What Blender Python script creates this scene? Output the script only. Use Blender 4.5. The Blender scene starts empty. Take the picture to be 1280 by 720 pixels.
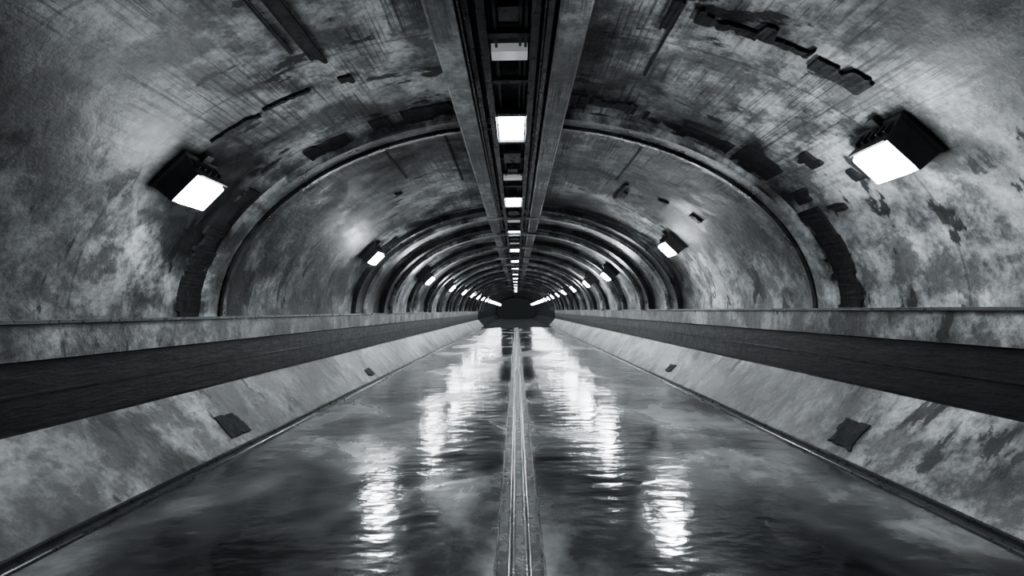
import bpy, bmesh, math, random
from mathutils import Vector, Matrix
random.seed(7)
scene = bpy.context.scene
EYE=1.6; A=4.0; B=2.6; SP=1.56
Y0=-14.0; Y1=60.0; YF=47.0; Y2=104.0

# ------------------------------------------------------------ materials
def new_mat(name):
    m=bpy.data.materials.new(name); m.use_nodes=True
    nt=m.node_tree
    return m, nt, nt.nodes['Principled BSDF']
def ramp(nt,src,stops,interp='LINEAR'):
    r=nt.nodes.new('ShaderNodeValToRGB'); cr=r.color_ramp; cr.interpolation=interp
    while len(cr.elements)<len(stops): cr.elements.new(0.5)
    for e,(p,c) in zip(cr.elements,stops):
        e.position=p
        e.color=(c[0],c[1],c[2],1) if isinstance(c,tuple) else (c,c,c,1)
    nt.links.new(src,r.inputs[0]); return r.outputs[0]
def noise(nt,vec,scale,detail=8,rough=.6,dist=0.0,mapscale=None,loc=None):
    if mapscale or loc:
        mp=nt.nodes.new('ShaderNodeMapping')
        if mapscale: mp.inputs['Scale'].default_value=mapscale
        if loc: mp.inputs['Location'].default_value=loc
        nt.links.new(vec,mp.inputs['Vector']); vec=mp.outputs[0]
    n=nt.nodes.new('ShaderNodeTexNoise')
    n.inputs['Scale'].default_value=scale; n.inputs['Detail'].default_value=detail
    n.inputs['Roughness'].default_value=rough; n.inputs['Distortion'].default_value=dist
    nt.links.new(vec,n.inputs['Vector']); return n.outputs['Fac']
def mix(nt,mode,f,a,b):
    m=nt.nodes.new('ShaderNodeMix'); m.data_type='RGBA'; m.blend_type=mode
    if isinstance(f,(int,float)): m.inputs[0].default_value=f
    else: nt.links.new(f,m.inputs[0])
    for s,i in ((a,6),(b,7)):
        if isinstance(s,tuple): m.inputs[i].default_value=(*s,1)
        else: nt.links.new(s,m.inputs[i])
    return m.outputs[2]
def math_(nt,op,a,b):
    m=nt.nodes.new('ShaderNodeMath'); m.operation=op
    for s,i in ((a,0),(b,1)):
        if isinstance(s,(int,float)): m.inputs[i].default_value=s
        else: nt.links.new(s,m.inputs[i])
    return m.outputs[0]
def bump(nt,h,strength,dist,prev=None):
    b=nt.nodes.new('ShaderNodeBump')
    if isinstance(strength,(int,float)): b.inputs['Strength'].default_value=strength
    else: nt.links.new(strength,b.inputs['Strength'])
    b.inputs['Distance'].default_value=dist
    nt.links.new(h,b.inputs['Height'])
    if prev is not None: nt.links.new(prev,b.inputs['Normal'])
    return b.outputs[0]

def concrete(name, dark, light, boards=1, wet=.5, scale=.6, grime=(.44,.56), lines=False, chips=False, n4min=.35, chip=(.38,.395,.44)):
    m,nt,p=new_mat(name)
    tc=nt.nodes.new('ShaderNodeTexCoord').outputs['Object']
    n1=noise(nt,tc,scale,14,.66,.15)
    n2=noise(nt,tc,1.9,14,.72,.1,loc=(5,3,1))
    n3=noise(nt,tc,18,8,.72)
    n4=noise(nt,tc,.33,5,.6,.2,loc=(1.7,9,4))
    mid=tuple(d*.55+l*.45 for d,l in zip(dark,light))
    col=ramp(nt,n1,[(.39,dark),(.49,mid),(.61,light)])
    col=mix(nt,'MULTIPLY',.92,col,ramp(nt,n2,[(grime[0],.18),(grime[1],1.0)]))
    col=mix(nt,'MULTIPLY',.9,col,ramp(nt,n4,[(.42,n4min),(.58,1.0)]))
    col=mix(nt,'MULTIPLY',.65,col,ramp(nt,n3,[(.36,.4),(.56,1.0)]))
    sk=noise(nt,tc,3.0,6,.8,0,(10,.22,10))
    sep=nt.nodes.new('ShaderNodeSeparateXYZ'); nt.links.new(tc,sep.inputs[0])
    if boards:
        skr=ramp(nt,sk,[(.42,.2),(.50,1.0)])
        mr=nt.nodes.new('ShaderNodeMapRange'); mr.inputs[1].default_value=2.7 if boards==1 else -5
        mr.inputs[2].default_value=3.4 if boards==1 else -4; nt.links.new(sep.outputs[2],mr.inputs[0])
        pm=ramp(nt,noise(nt,tc,.6,4,.5,loc=(3,3,3)),[(.40,.0),(.5,.9)])
        col=mix(nt,'MIX',math_(nt,'MULTIPLY',mr.outputs[0],pm),col,mix(nt,'MULTIPLY',1.0,col,skr))
    if lines:
        wob=nt.nodes.new('ShaderNodeMath'); wob.operation='MULTIPLY_ADD'; wob.inputs[1].default_value=.05
        nt.links.new(n2,wob.inputs[0]); nt.links.new(sep.outputs[1],wob.inputs[2])
        fr=math_(nt,'PINGPONG',wob.outputs[0],.76)
        col=mix(nt,'MULTIPLY',.5,col,ramp(nt,fr,[(.006,.1),(.02,1.0)]))
    if chips:
        c=noise(nt,tc,1.3,9,.64,.3,(1,2.2,1),loc=(8,2,6))
        col=mix(nt,'MULTIPLY',1.0,col,ramp(nt,c,[(chip[0],.10),(chip[1],.7),(chip[2],1.0)]))
    nt.links.new(col,p.inputs['Base Color'])
    nt.links.new(ramp(nt,n2,[(.35,wet*.7),(.65,min(1,wet*1.4))]),p.inputs['Roughness'])
    p.inputs['Specular IOR Level'].default_value=.33
    b=bump(nt,n2,.5,.05); b=bump(nt,n3,.3,.012,b)
    if boards: b=bump(nt,sk,.2,.01,b)
    nt.links.new(b,p.inputs['Normal'])
    return m
M_vault=concrete('stained_vault_concrete',(.035,.037,.039),(.58,.59,.60),lines=True,chips=True,wet=.58,n4min=.22,chip=(.39,.405,.45))
M_rib=concrete('rib_concrete',(.09,.092,.095),(.46,.47,.48),boards=0,wet=.34,scale=1.2)
M_ribdark=concrete('seam_shade_rib_concrete',(.008,.009,.010),(.05,.052,.055),boards=0,wet=.3,scale=1.2)  # dark seam tone; also shade between lit ribs, put into the colour
M_beam=concrete('board_marked_concrete',(.12,.122,.125),(.34,.345,.35),boards=2,wet=.5)
M_wall=concrete('kerb_concrete',(.03,.032,.033),(.38,.387,.394),boards=0,wet=.4,scale=1.1,grime=(.45,.56),chips=True,n4min=.5,chip=(.40,.42,.47))

def dark_mat(name,c0,c1,r0,r1,ms=(1,.12,6),metal=0.0,bs=.5,bd=.02,sc=3,spec=.5):
    m,nt,p=new_mat(name)
    tc=nt.nodes.new('ShaderNodeTexCoord').outputs['Object']
    a=noise(nt,tc,sc,9,.7,0,ms); b_=noise(nt,tc,9,6,.7)
    nt.links.new(ramp(nt,a,[(.35,c0),(.68,c1)]),p.inputs['Base Color'])
    nt.links.new(ramp(nt,b_,[(.3,r0),(.7,r1)]),p.inputs['Roughness'])
    p.inputs['Metallic'].default_value=metal; p.inputs['Specular IOR Level'].default_value=spec
    n=bump(nt,a,bs,bd)
    if bs>.25: n=bump(nt,b_,.3,.01,n)
    nt.links.new(n,p.inputs['Normal'])
    return m
M_band=dark_mat('dark_wall_band',(.0025,.003,.0033),(.012,.0125,.013),.3,.55,ms=(.6,.8,5),bd=.02,bs=.6,spec=.18)
M_steel=dark_mat('dark_steel',(.02,.021,.023),(.09,.093,.098),.2,.45,metal=.7,bs=.2,bd=.005)
M_plate=dark_mat('channel_black',(.005,.005,.006),(.015,.016,.017),.4,.7,ms=(1,1,1))
M_patch=dark_mat('bitumen_patch',(.004,.004,.005),(.014,.015,.016),.6,.9,ms=(1,1,1),bs=.8,bd=.03,sc=8,spec=.3)
M_house=dark_mat('lamp_housing_metal',(.018,.018,.02),(.05,.05,.053),.35,.6,ms=(1,1,1),bs=.2,bd=.005)
M_far=dark_mat('painted_dark_concrete',(.016,.018,.019),(.028,.03,.032),.9,1.0,ms=(1,1,1),spec=.05)  # darkness of the far end put into the colour; lamps continue there
M_drain=dark_mat('wet_drain_metal',(.04,.042,.044),(.13,.133,.137),.14,.28,ms=(1,.8,1),metal=.9,bs=.22,bd=.02)
M_groove=dark_mat('groove_bottom',(.004,.0045,.005),(.012,.013,.014),.2,.4,ms=(1,.6,1),bs=.3,bd=.01)

def emis(name,c,s):
    m,nt,p=new_mat(name)
    p.inputs['Base Color'].default_value=(.5,.5,.5,1)
    p.inputs['Emission Color'].default_value=(*c,1); p.inputs['Emission Strength'].default_value=s
    return m
M_lens=emis('lamp_lens_glow',(.91,.97,1.0),240)
M_tube=emis('ceiling_panel_glow',(.91,.97,1.0),45)
M_tubedim=emis('ceiling_panel_dim',(.92,.97,1.0),.25)

def floor_mat():
    m,nt,p=new_mat('wet_floor')
    tc=nt.nodes.new('ShaderNodeTexCoord').outputs['Object']
    big=noise(nt,tc,.6,6,.55,.4,(1,.7,1))
    med=noise(nt,tc,2.2,12,.68,.3)
    col=ramp(nt,big,[(.38,(.012,.013,.014)),(.5,(.06,.061,.063)),(.62,(.22,.224,.228))])
    col=mix(nt,'MULTIPLY',.8,col,ramp(nt,med,[(.38,.3),(.58,1.0)]))
    nt.links.new(col,p.inputs['Base Color'])
    nt.links.new(ramp(nt,big,[(.42,.12),(.54,.18),(.66,.38)]),p.inputs['Roughness'])
    p.inputs['IOR'].default_value=1.52
    rip=noise(nt,tc,3.0,2.5,.5,.1,(.85,1.4,1))
    fine=noise(nt,tc,8,2,.5,0,(.9,1.5,1))
    n=bump(nt,rip,.46,.03); n=bump(nt,fine,.3,.007,n)
    nt.links.new(n,p.inputs['Normal'])
    return m
M_floor=floor_mat()

# ------------------------------------------------------------ mesh helpers
def make(name,verts,faces,mats,fm=None,smooth=False,parent=None):
    me=bpy.data.meshes.new(name); me.from_pydata(verts,[],faces)
    for m in mats: me.materials.append(m)
    if fm:
        for i,p in enumerate(me.polygons): p.material_index=fm[i]
    bm=bmesh.new(); bm.from_mesh(me); bmesh.ops.recalc_face_normals(bm,faces=bm.faces); bm.to_mesh(me); bm.free()
    if smooth:
        for p in me.polygons: p.use_smooth=True
    me.update()
    o=bpy.data.objects.new(name,me); scene.collection.objects.link(o)
    if parent: o.parent=parent
    return o
def add_box(V,F,x0,x1,y0,y1,z0,z1):
    b=len(V)
    V+= [(x0,y0,z0),(x1,y0,z0),(x1,y1,z0),(x0,y1,z0),(x0,y0,z1),(x1,y0,z1),(x1,y1,z1),(x0,y1,z1)]
    fs=[(0,3,2,1),(4,5,6,7),(0,1,5,4),(1,2,6,5),(2,3,7,6),(3,0,4,7)]
    F+= [tuple(b+i for i in f) for f in fs]
def vault_pt(th,off=0.0):
    x=A*math.cos(th); z=B*math.sin(th)
    nx=math.cos(th)/A; nz=math.sin(th)/B; l=math.hypot(nx,nz)
    return x-off*nx/l, SP+z-off*nz/l
def extrude(name,prof,ys,mats,pm=None,smooth=False,parent=None):
    V=[];F=[];FM=[]
    n=len(prof)
    for y in ys:
        for (x,z) in prof: V.append((x,y,z))
    for j in range(len(ys)-1):
        for i in range(n-1):
            k=i+1
            F.append((j*n+i,j*n+k,(j+1)*n+k,(j+1)*n+i)); FM.append(pm[i] if pm else 0)
    return make(name,V,F,mats,FM,smooth,parent)

NT=96
ys=[Y0+i*(Y1-Y0)/80 for i in range(81)]
prof=[vault_pt(math.pi*i/NT) for i in range(NT+1)]
CEIL=extrude('ceiling',prof,ys,[M_vault],smooth=True)
extrude('painted_dark_section',prof,[Y1,Y2],[M_far],smooth=True,parent=CEIL)  # far vault darkened by its colour

# ------------------------------------------------------------ ribs
def rib(y0,y1,th,mat):
    V=[];F=[];n=NT
    ch=min(.03,(y1-y0)*.2)
    for i in range(n+1):
        t=math.pi*i/n
        for (o,y) in ((-.01,y0),(th*.8,y0),(th,y0+ch),(th,y1-ch),(th*.8,y1),(-.01,y1)):
            x,z=vault_pt(t,o); V.append((x,y,z))
    for i in range(n):
        for k in range(6):
            k2=(k+1)%6
            F.append((i*6+k,i*6+k2,(i+1)*6+k2,(i+1)*6+k))
    return make('concrete_arch_rib',V,F,[mat])
rib(-11.9,-11.5,.08,M_rib); rib(-5.8,-5.4,.08,M_rib)
rib(6.42,6.70,.09,M_rib)
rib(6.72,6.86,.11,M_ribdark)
big=[13.0,15.6,19.2]
y=22.8
while y<Y1-1: big.append(y); y+=3.4
for k,y in enumerate(big):
    d=.18 if k==0 else .22
    rib(y,y+.32,d,M_rib)
    rib(y-.65,y-.002,d*.6,M_ribdark)  # dark bands either side paint in the shade between lit ribs
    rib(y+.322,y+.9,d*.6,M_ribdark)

PV=[];PF=[]
def arc_patch(t0,t1,y0,y1,th=.03,jag=.07,seed=0):
    rnd=random.Random(seed)
    t0=math.radians(t0); t1=math.radians(t1)
    if t1<t0: t0,t1=t1,t0
    L=(t1-t0)*3.3
    nu=max(4,int(L/.028))
    base=len(PV)
    ea=[];eb=[];a=b=0
    for i in range(nu+1):
        if rnd.random()<.13: a=rnd.uniform(-jag,jag)
        if rnd.random()<.13: b=rnd.uniform(-jag,jag)
        ea.append(a+rnd.uniform(-.006,.006)); eb.append(b+rnd.uniform(-.006,.006))
    for i in range(nu+1):
        t=t0+(t1-t0)*i/nu
        ya=y0+ea[i]; yb=max(y1+eb[i],ya+.03)
        for (o,yy) in ((.001,ya),(th,ya+.008),(th,yb-.008),(.001,yb)):
            x,z=vault_pt(t,o+ (rnd.uniform(-.005,.005) if o>.01 else 0)); PV.append((x,yy,z))
    for i in range(nu):
        for k in range(3):
            PF.append((base+i*4+k,base+i*4+k+1,base+(i+1)*4+k+1,base+(i+1)*4+k))
    PF.append((base,base+1,base+2,base+3)); e=base+nu*4; PF.append((e+3,e+2,e+1,e))
sp=[(80.5,77.3,5.85,6.25),(76.3,68.6,5.9,6.15),(66,66.8,6.0,6.2),(59.5,49,6.02,6.32),(47.5,38.5,5.92,6.32),
    (33,29.5,5.95,6.2),(27.7,14,5.92,6.34),(14.5,.5,5.95,6.36),
    (101,110,6.05,6.38),(112.5,116,6.05,6.33),(121,130,6.12,6.38),(143,148,6.05,6.3),(155,168,5.98,6.36),(167,179.5,6.0,6.38),
    (68,60,4.0,4.14),(62,53,3.98,4.08),(52,44,4.02,4.22),(70,71.5,3.9,4.3),
    (120,128,4.9,4.95),(129,138,4.95,5.0),
    (58,59.5,9.5,9.85),(60.5,59.6,9.0,10.1),(47,50,9.0,9.1),(121,123,9.2,9.3),(40,36,8.8,8.95),
    (36,40,5.3,5.5),(30,33,5.0,5.15),(149,153,5.5,5.75),(25,27,5.6,5.75)]
for i,s in enumerate(sp): arc_patch(*s,seed=i)
arc_patch(115.2,117.0,3.3,4.6,seed=50,jag=.15,th=.02); arc_patch(118.2,118.7,3.2,4.3,seed=51,jag=.1,th=.02)
arc_patch(113.5,115.5,4.9,5.05,seed=53)
arc_patch(70,70.4,3.0,5.2,seed=54,th=.01); arc_patch(117,117.4,6.95,8.6,seed=55,th=.01)
arc_patch(63,63.3,7.1,9.0,seed=56,th=.01); arc_patch(104,104.4,7.1,9.6,seed=57,th=.01)
rr=random.Random(3)
t=4
while t<175:
    w=rr.uniform(4,16)
    if rr.random()<.5: arc_patch(t,min(178,t+w),12.0,12.3,seed=100+int(t))
    t+=w+rr.uniform(3,14)
make('bitumen_patches',PV,PF,[M_patch],parent=CEIL)

# ------------------------------------------------------------ side walls
def side(sgn,name):
    pr=[(4.03,1.575),(3.86,1.575),(3.86,1.545),(3.89,1.535),(3.89,1.25),(3.93,1.235),
        (3.93,.99),(3.92,.985),(3.92,.965),(3.93,.96),(3.93,.70),(3.885,.685),(3.865,.66),(3.30,.035),(3.30,-.05)]
    pm=[0,2,0,0,1,1,1,1,1,1,1,0,0,1]
    pr=[(sgn*x,z) for x,z in pr]
    YW=52
    yy=[Y0+i*(YW-Y0)/40 for i in range(41)]
    w=extrude(name,pr,yy,[M_wall,M_band,M_steel],pm)
    extrude('painted_dark_section',pr,[YW,Y2],[M_far],parent=w)  # far wall gets the same painted darkness
    return w
WL=side(-1,'wall_left'); WR=side(1,'wall_right')

def slope_patches(sgn,lst,par):
    V=[];F=[]
    for (u0,u1,y0,y1,seed) in lst:
        rnd=random.Random(seed); n=40; base=len(V)
        uc=(u0+u1)/2; yc=(y0+y1)/2; j=1
        ring=[]
        for k in range(n):
            a=2*math.pi*k/n; c,s=math.cos(a),math.sin(a); q=1/max(abs(c),abs(s))
            if rnd.random()<.3: j=rnd.uniform(.78,1.08)
            ring.append((uc+s*q*j*(u1-u0)/2, yc+c*q*j*(y1-y0)/2))
        for off in (.001,.015):
            for (u,yv) in ring:
                V.append((sgn*(3.30+.565*u-off*.74),yv,.035+.625*u+off*.67))
        F.append(tuple(base+n+k for k in range(n)))
        for k in range(n): F.append((base+k,base+(k+1)%n,base+n+(k+1)%n,base+n+k))
    make('kerb_patches',V,F,[M_patch],parent=par)
slope_patches(-1,[(.16,.55,6.1,6.5,3),(.15,.4,11.8,12.2,8)],WL)
slope_patches(1,[(.14,.55,5.3,5.7,9),(.2,.45,11.5,11.9,11)],WR)

# ------------------------------------------------------------ floor (two slabs with a central groove)
GX=.15
FL=make('floor',[(-3.32,Y0,0),(-GX,Y0,0),(-GX,YF,0),(-3.32,YF,0),(GX,Y0,0),(3.32,Y0,0),(3.32,YF,0),(GX,YF,0)],[(0,1,2,3),(4,5,6,7)],[M_floor])
make('painted_dark_section',[(-3.32,YF,0),(3.32,YF,0),(3.32,Y2,0),(-3.32,Y2,0)],[(0,1,2,3)],[M_far],parent=FL)  # far floor, dark void painted as base colour
for sgn,nm in ((-1,'trim_1'),(1,'trim_2')):
    pr=[(sgn*x,z) for x,z in [(3.16,-.01),(3.165,.02),(3.175,.026),(3.195,.026),(3.205,.02),(3.21,.008),(3.27,.008),(3.275,.04),(3.31,.045),(3.315,-.01)]]
    extrude(nm,pr,[Y0,YF],[M_steel])
pr=[(-GX-.014,.0),(-GX-.011,.004),(-GX+.003,.004),(-GX+.006,-.03)]
pm=[0,0,1]
for c in (-.055,.055):
    pr.append((c-.03,-.03)); pm.append(1)
    for a in range(9):
        t=math.pi*(1-a/8); pr.append((c+.024*math.cos(t),-.018+.014*math.sin(t))); pm.append(0)
    pr.append((c+.03,-.03)); pm.append(0)
pr+=[(GX-.006,-.03),(GX-.003,.004),(GX+.011,.004),(GX+.014,.0)]
pm+=[1,1,0,0]
extrude('floor_drain_channel',pr,[Y0,0,10,20,30,YF],[M_drain,M_groove],pm)

# ------------------------------------------------------------ ceiling beams and light channel
for sgn in (-1,1):
    pr=[(.41,4.2),(.41,4.0),(.43,3.975),(.65,3.965),(.67,3.985),(.67,4.2)]
    extrude('ceiling_beam',[(sgn*x-.03,z) for x,z in pr],[Y0,Y1],[M_beam])
ch=bpy.data.objects.new('ceiling_light_channel',None); scene.collection.objects.link(ch)
def part(name,V,F,mats): return make(name,V,F,mats,parent=ch)
V=[];F=[]; add_box(V,F,-.44,.38,Y0,Y2,4.10,4.14); part('back_plate',V,F,[M_plate])
CX=-.03
V=[];F=[]
for s in (-1,1):
    x=CX+s*.22
    add_box(V,F,x-.012,x+.012,Y0,Y1,3.96,4.10)
    add_box(V,F,x-.035,x+.035,Y0,Y1,3.945,3.965)
    x=CX+s*.345
    add_box(V,F,x-.025,x+.025,Y0,Y1,4.0,4.05)
    add_box(V,F,x-.055,x-.04,Y0,Y1,3.97,4.0)
part('rails',V,F,[M_steel])
V=[];F=[]
pys=[2.1+4.55*k for k in range(-2,15)]
y=-12
while y<Y1:
    if min(abs(y-p) for p in pys)>.6: add_box(V,F,CX-.21,CX+.21,y-.04,y+.04,4.0,4.06)
    y+=.91
for p in pys:
    add_box(V,F,CX-.13,CX+.13,p+1.0,p+1.5,3.97,4.1)
    add_box(V,F,CX-.08,CX+.08,p+1.75,p+1.95,3.94,4.1)
    add_box(V,F,CX-.2,CX+.2,p-.56,p-.47,3.97,4.1)
    add_box(V,F,CX-.2,CX+.2,p+.47,p+.56,3.97,4.1)
part('cross_members',V,F,[M_steel])
V=[];F=[]
for p in pys: add_box(V,F,CX-.16,CX+.16,p-.42,p+.42,3.985,4.08)
part('light_panels',V,F,[M_tube])
V=[];F=[]
for p in pys:
    if p<30: add_box(V,F,CX-.17,CX+.17,p+2.55,p+2.72,4.0,4.08)
part('dim_panels',V,F,[M_tubedim])
V=[];F=[]
for s,z in ((-.12,4.05),(.1,4.06),(.15,4.05)):
    add_box(V,F,CX+s-.012,CX+s+.012,Y0,Y1,z-.012,z+.012)
part('cables',V,F,[M_house])

# ------------------------------------------------------------ wall lamps
def build_lamp_meshes():
    def loft(rings):
        V=[];F=[]
        for (x0,x1,y0,y1,z) in rings: V.extend([(x0,y0,z),(x1,y0,z),(x1,y1,z),(x0,y1,z)])
        for r in range(len(rings)-1):
            for k in range(4):
                k2=(k+1)%4; F.append((r*4+k,r*4+k2,(r+1)*4+k2,(r+1)*4+k))
        F.append((3,2,1,0)); n=(len(rings)-1)*4
        F.append((n,n+1,n+2,n+3))
        return V,F
    V,F=loft([(-.27,.27,-.21,.26,-.25),(-.27,.27,-.21,.26,.02),(-.25,.25,-.19,.24,.04),(-.22,.22,-.185,.185,.20),(-.215,.215,-.18,.18,.23),
             (-.205,.205,-.17,.17,.23),(-.195,.195,-.16,.16,.205)])
    add_box(V,F,-.23,.23,.183,.2,.12,.26)
    for k in range(5): add_box(V,F,-.18+k*.09-.01,-.18+k*.09+.01,.16,.24,.05,.17)
    add_box(V,F,-.05,.05,.24,.34,-.15,.06)
    lv=loft([(-.19,.19,-.155,.155,.206),(-.19,.19,-.155,.155,.27),(-.17,.17,-.135,.135,.29)])
    def mk(n,V,F,m):
        me=bpy.data.meshes.new(n); me.from_pydata(V,[],F); me.materials.append(m)
        bm=bmesh.new(); bm.from_mesh(me); bmesh.ops.recalc_face_normals(bm,faces=bm.faces); bm.to_mesh(me); bm.free(); return me
    return mk('housing',V,F,M_house), mk('lens',lv[0],lv[1],M_lens)
HM,LM=build_lamp_meshes()
def lamp(sgn,y,e_w):
    th=math.radians(33.5) if sgn>0 else math.radians(180-33.5)
    x,z=vault_pt(th,.02 if y<15 else .20)
    nx=math.cos(th)/A; nz=math.sin(th)/B; l=math.hypot(nx,nz)
    n=Vector((-nx/l,0,-nz/l))
    up=Vector((0,0,1)); t=(up-up.dot(n)*n).normalized()
    ax=t.cross(n).normalized()
    R=Matrix((ax,t,n)).transposed().to_4x4()
    e=bpy.data.objects.new('wall_lamp',None); scene.collection.objects.link(e)
    e.matrix_world=Matrix.Translation((x,y,z))@R
    for nm,me in (('housing',HM),('lens',LM)):
        o=bpy.data.objects.new(nm,me); scene.collection.objects.link(o); o.parent=e
    if e_w:
        ld=bpy.data.lights.new('added_fill_light','POINT'); ld.energy=e_w; ld.color=(.91,.97,1); ld.shadow_soft_size=.14  # added point light out in front of the lens, brightens nearby wall
        ld.specular_factor=.05
        lo=bpy.data.objects.new('added_fill_light',ld); scene.collection.objects.link(lo); lo.parent=e; lo.location=(0,-.02,.6)
L=[-12,5.05,11.5,18.0,24.3]
while L[-1]<96: L.append(L[-1]+5.6)
Rr=[-12.5,4.35,10.6,17.2,22.0]
while Rr[-1]<96: Rr.append(Rr[-1]+5.2)
for y in L: lamp(-1,y,0 if (y<-10 or y>30) else (85 if y<8 else 55))
for y in Rr: lamp(1,y,0 if (y<-10 or y>30) else (100 if y<8 else 75))

# ------------------------------------------------------------ world, camera
w=bpy.data.worlds.new('World'); scene.world=w; w.use_nodes=True
bg=w.node_tree.nodes['Background']; bg.inputs[0].default_value=(.85,.96,1,1); bg.inputs[1].default_value=.03
cam=bpy.data.cameras.new('camera'); co=bpy.data.objects.new('camera',cam); scene.collection.objects.link(co)
cam.lens=18; cam.sensor_width=36; cam.clip_end=300; cam.clip_start=.05
co.matrix_world=Matrix.Translation((0,0,EYE))@Matrix.Rotation(math.radians(.45),4,'Z')@Matrix.Rotation(math.radians(92.5),4,'X')@Matrix.Rotation(math.radians(-.8),4,'Z')
scene.camera=co
scene.view_settings.view_transform='AgX'
scene.view_settings.look='AgX - Medium High Contrast'
scene.view_settings.exposure=-.35
